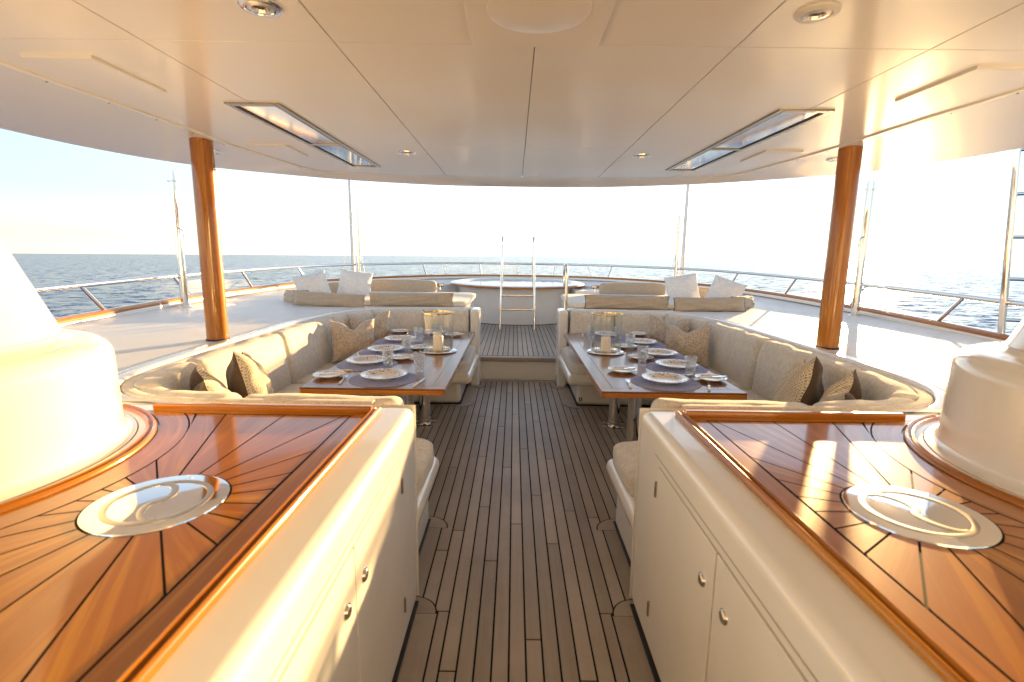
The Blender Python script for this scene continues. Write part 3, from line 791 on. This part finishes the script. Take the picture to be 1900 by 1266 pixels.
for SIDE in (-1, 1):
    sd = SN[SIDE]
    R = Root('corner_sofa', 'beige U-shaped built-in sofa around the %s dining table' % sd, 'sofa', (1.6, 4.2, 0), 'built-in sofas')
    # white moulded base
    mk('plinth', box(.565, 1.95, 2.19, 2.86, 0, .33, .03, 3), 'gelcoat', R)
    mk('plinth', box(.635, 1.95, 5.33, 6.30, 0, .33, .05, 4), 'gelcoat', R)
    mk('plinth', box(1.52, 2.15, 2.862, 5.328, 0, .33, .02, 2), 'gelcoat', R)
    mk('seat_tray', box(.505, 2.06, 2.19, 2.93, .30, .405, .045, 4), 'gelcoat', R)
    mk('seat_tray', box(.49, 2.0, 5.00, 6.30, .30, .415, .05, 5), 'gelcoat', R)
    mk('seat_tray', box(1.46, 2.15, 2.935, 4.995, .30, .40, .03, 3), 'gelcoat', R)
    mk('rubber_foot', box(.558, 1.9, 2.2, 2.868, 0, .012), 'black_rubber', R); mk('rubber_foot', box(.628, 1.9, 5.322, 6.25, 0, .012), 'black_rubber', R)
    mk('vent_screw', tube([(.80, 5.331, .235), (.80, 5.326, .235)], .007, 8), 'bronze', R)
    # seat cushions
    mk('seat_cushion', soften(superbox((1.20, 2.63, .455), (1.36, .58, .15), 7, 9, .05), .007), 'sofa_fabric', R, smooth=70)
    mk('seat_cushion', soften(superbox((1.72, 3.55, .455), (.54, 1.20, .15), 8, 9, .05), .007), 'sofa_fabric', R, smooth=70)
    mk('seat_cushion', soften(superbox((1.72, 4.58, .455), (.54, .84, .15), 8, 9, .05), .007), 'sofa_fabric', R, smooth=70)
    mk('seat_cushion', soften(superbox((1.20, 5.60, .465), (1.37, 1.12, .14), 8, 9, .04), .007), 'sofa_fabric', R, smooth=70)
    mk('padded_rim', sweep([Vector((p.x, p.y, .928)) for p in HOLE[2:-1]], rrect(.062, .036, .015, 4, .036, 0)), 'sofa_fabric', R, smooth=60)
    # back cushions along the curved back
    for ci, (a, b) in enumerate(zip(cutsL, cutsL[1:])):
        a += .006; b -= .006; n = 26; Ls = []
        for k in range(n+1):
            t = k/n; t = .5-.5*cos(pi*t); Ls.append(a+(b-a)*t)
        P = [bp_at(d) for d in Ls]
        near = (ci <= 1)
        zb, ztp = .46, (.948 if near else .950)
        hh = ztp-zb; th = .17
        prof = []
        for k in range(36):
            an = 2*pi*k/36; ex = .42
            cx_, cz_ = math.copysign(abs(cos(an))**ex, cos(an)), math.copysign(abs(sin(an))**ex, sin(an))
            # thicker low down, leaning back on top
            zz = cz_*hh/2; tt = th*(1.0-.10*cz_)
            prof.append((th/2+.01+cx_*tt/2-.02*cz_+(.012*(1-cz_*cz_) if cx_ > 0 else 0), zb+hh/2+zz))
        cc = (th/2+.01, zb+hh/2)
        def scl(i, pf, Ls=Ls, a=a, b=b, cc=cc):
            d = min(Ls[i]-a, b-Ls[i]); r = .055
            ins = r-sqrt(max(0, r*r-(r-min(d, r))**2)); f = 1-ins/.30; fx = 1-ins/.10
            t = (Ls[i]-a)/(b-a); pu = 1+.07*sin(pi*t)
            return [(cc[0]+(u-cc[0])*fx*pu, cc[1]+(z-cc[1])*f) for u, z in pf]
        mk('back_cushion', soften(sweep(P, prof, scale=scl), .010), 'sofa_fabric', R, smooth=60)
SIDE = 1
o = mk('sign_plate', box(.655, .69, 5.3255, 5.3292, .055, .092), 'green_sign')
tag(o, 'tiny green sticker low on the right far bench plinth', 'sign')
m_ = mk('symbol', box(.668, .677, 5.3245, 5.3254, .063, .086), 'white_paint', parent=o)

# ================================================================== TABLES
for SIDE in (-1, 1):
    sd = SN[SIDE]
    R = Root('dining_table', 'long varnished dining table laid for five on the %s' % sd, 'table', (.966, 4.38, 0), 'dining tables')
    x0, x1, y0, y1, zt = .502, 1.431, 3.13, 5.63, .757
    mk('core', box(x0+.004, x1-.004, y0+.004, y1-.004, .716, zt-.003, .003, 1), 'table_wood', R, gc='y')
    bw = .085; g_ = .0008
    mk('edge_board', box(x0, x0+bw, y0, y1, .712, zt, .004, 2), 'varnish', R, gc='y') if False else None
    mk('border_board', box(x0, x0+bw-g_, y0+bw+g_, y1-bw-g_, zt-.012, zt, .0015, 1), 'table_wood', R, gc='y')
    mk('border_board', box(x1-bw+g_, x1, y0+bw+g_, y1-bw-g_, zt-.012, zt, .0015, 1), 'table_wood', R, gc='y')
    mk('border_board', box(x0, x1, y0, y0+bw-g_, zt-.012, zt, .0015, 1), 'table_wood', R, gc='x')
    mk('border_board', box(x0, x1, y1-bw+g_, y1, zt-.012, zt, .0015, 1), 'table_wood', R, gc='x')
    mk('centre_board', box(x0+bw+g_, x1-bw-g_, y0+bw+g_, y1-bw-g_, zt-.012, zt, .0010, 1), 'table_wood', R, gc='y')
    mk('edge_band', box(x0-.001, x0+.012, y0+.002, y1-.002, .714, zt-.0125, .004, 2), 'varnish', R, gc='y')
    mk('edge_band', box(x0+.0125, x1-.0125, y0-.001, y0+.012, .714, zt-.0125, .004, 2), 'varnish', R, gc='x')
    mk('edge_band', box(x1-.012, x1+.001, y0+.002, y1-.002, .714, zt-.0125, .004, 2), 'varnish', R, gc='y')
    for ly in (3.92, 4.685):
        l = mk('leg', tube([(.912, ly, .02), (.912, ly, .716)], .052, 28), 'steel', R)
        mk('base_plate', lathe([(.122, .001), (.122, .010), (.116, .014), (.06, .016)], 40, (.912, ly, 0)), 'steel', R, parent=l)
        mk('collar', lathe([(.056, .014), (.057, .05), (.055, .062), (.0525, .064)], 28, (.912, ly, 0)), 'steel', R, parent=l)
SIDE = 1

# ================================================================== TABLE SETTINGS
def copy_tree(o, parent=None):
    c = o.copy(); COL.objects.link(c); c.parent = parent
    for ch in list(o.children): copy_tree(ch, c)
    return c
TZ = .7575
def proto_plate(R0, h, name):
    k = R0
    pr = [(.001, .004), (.30*k, .004), (.42*k, .005), (.62*k, .012), (.64*k, .016), (.80*k, h*.82), (.97*k, h), (k, h), (1.005*k, h-.0018), (.97*k, h-.006), (.80*k, h*.82-.008), (.66*k, .008), (.60*k, .002), (.56*k, .0), (.52*k, .0), (.50*k, .002), (.001, .002)]
    V, F = lathe(pr, 56)
    G_ = [(hypot(v[0], v[1])/k, atan2(v[1], v[0]), 0) if i < 56*8 else (.1 if False else .45, 0, 0) for i, v in enumerate(V)]
    return mk(name, (V, F), 'porcelain', gc=G_, smooth=50)
P = {}
P['plate'] = proto_plate(.157, .034, 'dinner_plate')
P['side'] = proto_plate(.108, .024, 'side_plate')
P['mat'] = mk('placemat', lathe([(.001, .003), (.228, .003), (.232, .002), (.232, 0), (.001, 0)], 64), 'placemat_weave')
def tumbler():
    n = 64; V, F = [], []; pr = [(.001, .0), (.029, .0), (.031, .003), (.0325, .02), (.036, .06), (.0405, .10), (.0435, .143), (.0442, .146), (.0428, .1465), (.0395, .12), (.036, .085), (.033, .045), (.0305, .026), (.022, .021), (.001, .020)]
    for i, (r, z) in enumerate(pr):
        for k in range(n):
            a = 2*pi*k/n; f = 1
            if 2 <= i <= 5: f = 1+.028*(1 if (k//2+i) % 2 else -1)
            V.append((r*f*cos(a), r*f*sin(a), z))
    for i in range(len(pr)-1):
        for k in range(n): F.append((i*n+k, i*n+(k+1) % n, (i+1)*n+(k+1) % n, (i+1)*n+k))
    return mk('tumbler', (V, F), 'cut_glass', smooth=25)
P['tumbler'] = tumbler()
def knife():
    r = bpy.data.objects.new('table_knife', None); COL.objects.link(r); r.empty_display_size = .03
    hd = prism([(-.0085, -.105), (-.006, -.112), (.006, -.112), (.0085, -.105), (.007, -.02), (-.007, -.02)], .001, .0115, .004, 2)
    mk('handle', hd, 'ivory', parent=r); mk('ferrule', prism([(-.0072, -.020), (.0072, -.020), (.0065, -.010), (-.0065, -.010)], .001, .010, .002, 1), 'steel', parent=r)
    mk('blade', prism([(-.006, -.010), (.006, -.010), (.011, .01), (.0115, .07), (.006, .105), (-.004, .118), (-.007, .10), (-.007, .02)], .0035, .0050, .0005, 1), 'steel', parent=r)
    return r
def fork():
    r = bpy.data.objects.new('table_fork', None); COL.objects.link(r); r.empty_display_size = .03
    mk('handle', prism([(-.008, -.105), (-.006, -.112), (.006, -.112), (.008, -.105), (.0055, -.02), (-.0055, -.02)], .001, .0105, .004, 2), 'ivory', parent=r)
    n = mk('neck', tube([(0, -.022, .006), (0, .0, .008), (0, .02, .010)], [.0048, .0035, .0045], 8), 'steel', parent=r)
    mk('head', prism([(-.006, .018), (.006, .018), (.0125, .035), (.0125, .05), (-.0125, .05), (-.0125, .035)], .009, .0112, .0006, 1), 'steel', parent=n)
    for k in range(4):
        x = -.0108+k*.0072; mk('tine', prism([(x-.0017, .05), (x+.0017, .05), (x+.001, .094), (x-.001, .094)], .0095, .0112, .0004, 1), 'steel', parent=n)
    return r
P['knife'], P['fork'] = knife(), fork()
def lantern():
    r = bpy.data.objects.new('hurricane_lantern', None); COL.objects.link(r); r.empty_display_size = .05
    mk('tray', lathe([(.001, .006), (.10, .006), (.150, .008), (.162, .012), (.166, .010), (.164, .003), (.12, .0), (.001, .0)], 64), 'steel', parent=r)
    mk('inner_ring', lathe([(.128, .009), (.130, .028), (.1265, .030), (.124, .028), (.122, .009)], 64), 'steel', parent=r)
    gl = mk('glass_cylinder', lathe([(.1345, .012), (.1355, .345), (.1325, .345), (.1315, .012)], 64), 'lantern_glass', parent=r)
    mk('gold_rim', lathe([(.1362, .340), (.1368, .352), (.1318, .352), (.1318, .340)], 64), 'gold', parent=gl)
    mk('candle', lathe([(.043, .008), (.0445, .03), (.0440, .135), (.041, .141), (.030, .138), (.001, .136)], 32), 'wax', parent=r)
    mk('wick', tube([(0, 0, .135), (.001, .001, .150)], .0015, 6), 'caulk', parent=r)
    return r
P['lantern'] = lantern()
used = set()
def put(kind, x, y, z, rz, label, cat_, group):
    o = P[kind] if kind not in used else copy_tree(P[kind]); used.add(kind)
    o.location = (x, y, z); o.rotation_euler = (0, 0, rz); tag(o, label, cat_, group); return o
ORD = ['at the nearest end', 'second from the camera', 'third from the camera', 'fourth from the camera', 'at the far end']
tables = {
 -1: dict(sets=[(-.955, 3.385, 0), (-1.205, 3.86, -90), (-1.185, 4.36, -90), (-1.19, 4.92, -90), (-.95, 5.37, 180)],
          side=[(-1.345, 3.42), (-.985, 4.06), (-.925, 4.52), (-1.31, 5.50), (-.715, 5.30)],
          glass=[(-.749, 3.60), (-1.018, 3.76), (-1.005, 4.37), (-.995, 4.87), (-.835, 5.08)],
          lan=(-.735, 4.42), word='left'),
 1: dict(sets=[(.980, 3.385, 0), (1.205, 3.86, 90), (1.205, 4.34, 90), (1.20, 4.92, 90), (.945, 5.38, 180)],
         side=[(1.325, 3.47), (.752, 3.70), (1.012, 4.20), (1.00, 4.72), (1.31, 5.53)],
         glass=[(1.220, 3.59), (.975, 4.0), (1.012, 4.61), (.736, 5.13), (1.015, 5.15)],
         lan=(.762, 4.47), word='right')}
sidew = {-1: ['beside the nearest fork', 'just behind the second tumbler', 'beside the candle lantern', 'at the far sofa corner', 'near the far aisle corner'],
         1: ['at the near sofa corner', 'on the near aisle side', 'beside the middle tumbler', 'just beyond the third tumbler', 'at the far sofa corner']}
for s, T in tables.items():
    wd = T['word']
    for i, (x, y, a) in enumerate(T['sets']):
        rz = radians(a)
        put('mat', x, y, TZ, 0, 'round slate blue woven placemat %s of the %s table' % (ORD[i], wd), 'placemat', 'round placemats')
        put('plate', x, y+.005, TZ+.0035, random.uniform(0, 6), 'blue patterned dinner plate on the placemat %s of the %s table' % (ORD[i], wd), 'plate', 'dinner plates')
        d = lambda u, v: (x+u*cos(rz)-v*sin(rz), y+u*sin(rz)+v*cos(rz))
        hand = 1
        kx, ky = d(.262*hand, -.10 if i == 0 else -.02); fx, fy = d(-.262*hand, -.05)
        put('knife', kx, ky, TZ+.0005, rz+random.uniform(-.22, .22)+(-.15 if i == 0 else 0), 'ivory handled knife beside the plate %s of the %s table' % (ORD[i], wd), 'knife', 'table knives')
        put('fork', fx, fy, TZ+.0005, rz+random.uniform(-.2, .2), 'ivory handled fork beside the plate %s of the %s table' % (ORD[i], wd), 'fork', 'table forks')
    for i, (x, y) in enumerate(T['side']):
        put('side', x, y, TZ, random.uniform(0, 6), 'small patterned side plate %s on the %s table' % (sidew[s][i], wd), 'side plate', 'small side plates')
        put('knife', x+.01, y-.01, TZ+.0235, radians(90 if s < 0 else -75)+random.uniform(-.3, .3), 'butter knife across the side plate %s on the %s table' % (sidew[s][i], wd), 'knife', 'butter knives')
    for i, (x, y) in enumerate(T['glass']):
        put('tumbler', x, y, TZ, random.uniform(0, 6), 'cut glass tumbler, %s the camera, on the %s table' % (['nearest', 'second nearest', 'third nearest', 'second farthest from', 'farthest from'][i], wd), 'tumbler', 'cut glass tumblers')
    put('lantern', T['lan'][0], T['lan'][1], TZ, 0, 'glass hurricane lantern with white candle on the %s table' % wd, 'lantern', 'candle lanterns')

# ================================================================== PILLOWS
def pillow_geo(wd, hg, th, c, nrm, roll=0, chop=0.0, n=22, seed=0, half=None, pinch=.10):
    X_, Y_, Z_ = frame(nrm, roll); rnd = random.Random(seed); ph = [rnd.uniform(0, 6) for _ in range(6)]
    V, F = [], []; C = Vector(c)
    def pt(u, v, sg):
        e = (max(0, 1-abs(u)**2.6)*max(0, 1-abs(v)**2.6))**.55
        z = sg*th/2*e
        x = u*wd/2*(1-pinch*(1-v*v)*abs(u)**2); y = v*hg/2*(1-pinch*(1-u*u)*abs(v)**2)
        if chop:
            k = exp(-(u/.32)**2)*((v+1)/2)**1.5; y -= chop*k; z += sg*chop*.35*k*e - sg*0
            y += chop*.18*((v+1)/2)*abs(u)
        wr = .004*(sin(9*u+5*v+ph[0])+sin(-7*u+11*v+ph[1])+.6*sin(17*u+ph[2])*sin(13*v+ph[3]))*e
        rim = .010*sin(7*u+ph[4])*sin(6*v+ph[5])
        return C+X_*x+Y_*y+Z_*(z+sg*wr+rim)
    us = [math.copysign(1-(1-abs(t))**1.35, t) for t in [-1+2*i/n for i in range(n+1)]]
    idx = {}
    def vid(i, j, sg):
        if i in (0, n) or j in (0, n): sg = 0
        if (i, j, sg) not in idx:
            idx[(i, j, sg)] = len(V); V.append(tuple(pt(us[i], us[j], sg if sg else 0)))
        return idx[(i, j, sg)]
    for sg in ((1, -1) if half is None else (half,)):
        for i in range(n):
            for j in range(n):
                f = (vid(i, j, sg), vid(i+1, j, sg), vid(i+1, j+1, sg), vid(i, j+1, sg)); F.append(f if sg > 0 else tuple(reversed(f)))
    pillow_geo.loop = [tuple(pt(us[i], -1, 0)) for i in range(n)]+[tuple(pt(1, us[j], 0)) for j in range(n)]+[tuple(pt(us[n-i], 1, 0)) for i in range(n)]+[tuple(pt(-1, us[n-j], 0)) for j in range(n+1)]
    return V, F
def local(geo, loc, ax):
    X_, Y_, Z_ = ax; L = Vector(loc)
    return [((Vector(v)-L).dot(X_), (Vector(v)-L).dot(Y_), (Vector(v)-L).dot(Z_)) for v in geo[0]], geo[1]
SEED = [0]
def pillow(name, label, cat_, group, c, nrm, size, mat, mat2=None, roll=0, chop=0, pipe=None, pinch=.10):
    """world coordinates given for the +x side; the object keeps its own axes so its weave follows it"""
    SEED[0] += 1; sd_ = SEED[0]; rj = random.Random(sd_*13); roll += rj.uniform(-.07, .07); chop *= rj.uniform(.8, 1.3)
    cw = Vector((c[0]*SIDE, c[1], c[2])); nw = Vector((nrm[0]*SIDE, nrm[1], nrm[2])); rw = roll*SIDE
    ax = frame(nw, rw); M_ = Matrix((ax[0], ax[1], ax[2])).transposed().to_4x4(); M_.translation = cw
    global_side = SIDE
    r = bpy.data.objects.new(name, None); COL.objects.link(r); r.matrix_world = M_; r.empty_display_size = .05
    tag(r, label, cat_, group)
    def add(nm, geo, mt):
        g = local(geo, cw, ax); me = bpy.data.meshes.new(nm); me.from_pydata(g[0], [], g[1]); me.materials.append(MATS[mt])
        me.polygons.foreach_set('use_smooth', [True]*len(me.polygons)); me.update()
        o_ = bpy.data.objects.new(nm, me); COL.objects.link(o_); o_.parent = r
    kw = dict(chop=chop, seed=sd_, pinch=pinch)
    if mat2:
        add('front_cover', pillow_geo(size[0], size[1], size[2], cw, nw, rw, half=1, **kw), mat)
        add('back_cover', pillow_geo(size[0], size[1], size[2], cw, nw, rw, half=-1, **kw), mat2)
    else: add('cover', pillow_geo(size[0], size[1], size[2], cw, nw, rw, **kw), mat)
    lp = pillow_geo.loop
    if pipe: add('piping', tube(lp, .004, 6, False), pipe)
    return r
for SIDE in (-1, 1):
    sd = SN[SIDE]
    pillow('throw_pillow', 'spotted brown throw pillow in front, far corner of %s sofa' % sd, 'pillow', 'spotted pillows', (1.68, 5.03, .735), (-.50, -.80, .32), (.47, .42, .17), 'spotted_fabric', chop=.07, roll=.05)
    pillow('throw_pillow', 'spotted brown throw pillow tucked behind, far corner of %s sofa' % sd, 'pillow', 'spotted pillows', (1.64, 5.50, .755), (-.25, -.93, .28), (.46, .42, .15), 'spotted_fabric', chop=.07, roll=-.12)
    pillow('throw_pillow', 'dashed cream pillow with dark brown back, taller, near end of %s sofa' % sd, 'pillow', 'dashed pillows', (1.66, 2.98, .775), (-.90, .42, .22), (.47, .47, .20), 'dashed_fabric', 'brown_fabric', chop=.10, roll=.22)
    pillow('throw_pillow', 'dashed cream pillow with dark brown back, lower, near corner of %s sofa' % sd, 'pillow', 'dashed pillows', (1.70, 2.66, .745), (-.78, .58, .22), (.44, .44, .19), 'dashed_fabric', 'brown_fabric', chop=.09, roll=-.08)
    # sun pads behind the sofas
    R = Root('sun_pad', 'low off-white sun pad on the %s aft deck' % sd, 'sun pad', (1.8, 7.4, DZ), 'sun pads')
    mk('pad', superbox((1.72, 7.42, DZ+.035), (2.1, 1.75, .075), 10, 9, .05), 'pad_canvas', R, smooth=70)
    mk('end_pad', superbox((.93, 6.95, DZ+.030), (.38, .7, .065), 6, 8, .1), 'pad_canvas', R, smooth=70)
    pillow('bolster_cushion', 'tan front bolster nearest the pool passage, %s sun pad' % sd, 'cushion', 'tan bolsters', (1.40, 6.56, DZ+.085), (0, -.97, .22), (1.10, .175, .15), 'tan_canvas', pipe='black_rubber' if SIDE > 0 else 'tan_canvas', pinch=.03)
    pillow('bolster_cushion', 'tan front bolster farther outboard, %s sun pad' % sd, 'cushion', 'tan bolsters', (2.42, 6.42, DZ+.085), (.04, -.97, .22), (.93, .175, .15), 'tan_canvas', pipe='black_rubber' if SIDE > 0 else 'tan_canvas', pinch=.03)
    pillow('bolster_cushion', 'tan corner bolster at the outboard end of the %s sun pad' % sd, 'cushion', 'tan bolsters', (3.0, 6.78, DZ+.085), (.72, -.62, .22), (.85, .18, .15), 'tan_canvas', pipe='black_rubber', pinch=.03)
    o = Root('back_bolster', 'rounded tan back cushion along the aft side of the %s sun pad' % sd, 'cushion', (1.88, 8.35, DZ), 'tan back cushions')
    mk('cover', soften(superbox((1.88, 8.36, DZ+.135), (1.08, .20, .24), 6, 9, .06), .012, 7), 'tan_canvas', o, smooth=70)
    o = Root('back_bolster', 'tan back cushion half hidden behind the white pillows, %s sun pad' % sd, 'cushion', (2.72, 8.15, DZ), 'tan back cushions')
    mk('cover', soften(superbox((2.78, 8.12, DZ+.115), (.60, .18, .20), 5, 9, .06, ax=(Vector((.88, -.47, 0)), Vector((.47, .88, 0)), Vector((0, 0, 1)))), .012, 7), 'tan_canvas', o, smooth=70)
    pillow('white_pillow', 'white quilted pillow farther outboard on the %s sun pad' % sd, 'pillow', 'white pillows', (2.98, 7.35, 1.105), (-.45, -.80, .30), (.47, .45, .25), 'white_quilt', roll=-.30, pinch=.06)
    pillow('white_pillow', 'white quilted pillow nearer the pool on the %s sun pad' % sd, 'pillow', 'white pillows', (2.52, 7.80, 1.13), (-.20, -.90, .34), (.49, .47, .25), 'white_quilt', roll=.20, pinch=.06)
SIDE = 1

# ================================================================== POOL AND AFT FITTINGS
TC = (0, 10.80)
pool = Root('round_pool', 'round white raised pool with wooden rim at the stern', 'pool', (0, 10.8, UZ))
def tilt(g): return [(v[0], v[1], v[2]+(.021*(v[1]-9.4) if v[2] > .9 else 0)) for v in g[0]], g[1]
mk('wall', tilt(lathe([(1.25, UZ-.02), (1.25, .70), (1.255, .93), (1.30, .985), (1.36, 1.0)], 96, (*TC, 0))), 'gelcoat', pool)
rp = [Vector((TC[0]+1.385*cos(2*pi*k/96), TC[1]+1.385*sin(2*pi*k/96), 1.015)) for k in range(97)]
g = sweep(rp, rrect(.050, .040, .016, 4), caps=False); mk('wooden_rim', tilt(g), 'varnish', pool, gc=sweep.gc)
mk('white_rim', tilt(lathe([(1.37, 1.035), (1.33, 1.047), (1.20, 1.045), (1.15, 1.02), (1.12, .95), (1.10, .5)], 96, (*TC, 0))), 'gelcoat', pool)
mk('water', tilt(flat([(TC[0]+1.14*cos(2*pi*k/64), TC[1]+1.14*sin(2*pi*k/64)) for k in range(64)], 1.012)), 'pool_water', pool)
mk('base_seal', lathe([(1.262, UZ-.01), (1.262, UZ+.008), (1.25, UZ+.010)], 96, (*TC, 0)), 'black_rubber', pool)
R = Root('pool_ladder', 'polished steel pool ladder with two treads at the centre', 'ladder', (0, 9.08, UZ))
for s in (-1, 1):
    pth = cat([(s*.312, 9.06, UZ), (s*.308, 9.10, .62), (s*.300, 9.20, 1.05), (s*.286, 9.28, 1.60), (s*.283, 9.33, 1.86), (s*.283, 9.42, 1.945), (s*.283, 9.52, 1.90), (s*.284, 9.56, 1.70), (s*.290, 9.60, 1.2), (s*.290, 9.62, 1.05)], 6)
    mk('stringer', tube(pth, .021, 12), 'steel', R)
for z, y in ((.50, 9.09), (.735, 9.13)): pass
for z, y in ((.635, 9.11), (.885, 9.17)):
    mk('tread', box(-.295, .295, y-.04, y+.07, z, z+.032, .008, 2), 'brushed_steel', R)
R = Root('hoop_handrail', 'polished steel hoop handrail on the right end panel', 'handrail', (.575, 6.3, .95))
mk('hoop', tube(cat([(.578, 6.24, .95), (.576, 6.24, 1.20), (.572, 6.245, 1.42), (.570, 6.30, 1.50), (.568, 6.38, 1.49), (.566, 6.42, 1.40), (.566, 6.42, 1.28), (.566, 6.38, 1.22)], 6), .020, 12), 'steel', R)
mk('base_flange', lathe([(.04, 0), (.04, .008), (.021, .012)], 16, (.578, 6.24, .953)), 'steel', R)
for SIDE in (-1, 1):
    sd = SN[SIDE]
    R = Root('grab_rail', 'short wooden grab rail with steel tip aft of the %s sun pad' % sd, 'handrail', (1.4, 9.2, 1.0), 'wooden grab rails')
    g = tube([(1.42, 9.2, 1.07), (1.9, 9.2, 1.07)], .030, 14); mk('wooden_bar', g, 'varnish', R, gc=tube.gc)
    mk('steel_tip', tube([(1.34, 9.2, 1.07), (1.42, 9.2, 1.07)], .033, 14), 'steel', R)
    mk('bracket', tube([(1.40, 9.2, 1.07), (1.40, 9.2, .98)], .018, 10), 'steel', R)
SIDE = 1
R = Root('vent_grille', 'small grey louvred vent on the white locker right of the pool', 'vent', (1.22, 9.5, .8))
mk('locker', box(1.08, 1.62, 9.50, 10.3, UZ, .975, .03, 3), 'gelcoat', R)
mk('vent_frame', box(1.18, 1.36, 9.490, 9.502, .80, .905, .003, 1), 'brushed_steel', R)
for k in range(5): mk('louvre', box(1.19, 1.35, 9.482, 9.491, .812+k*.018, .820+k*.018), 'bronze', R)
SIDE = 1
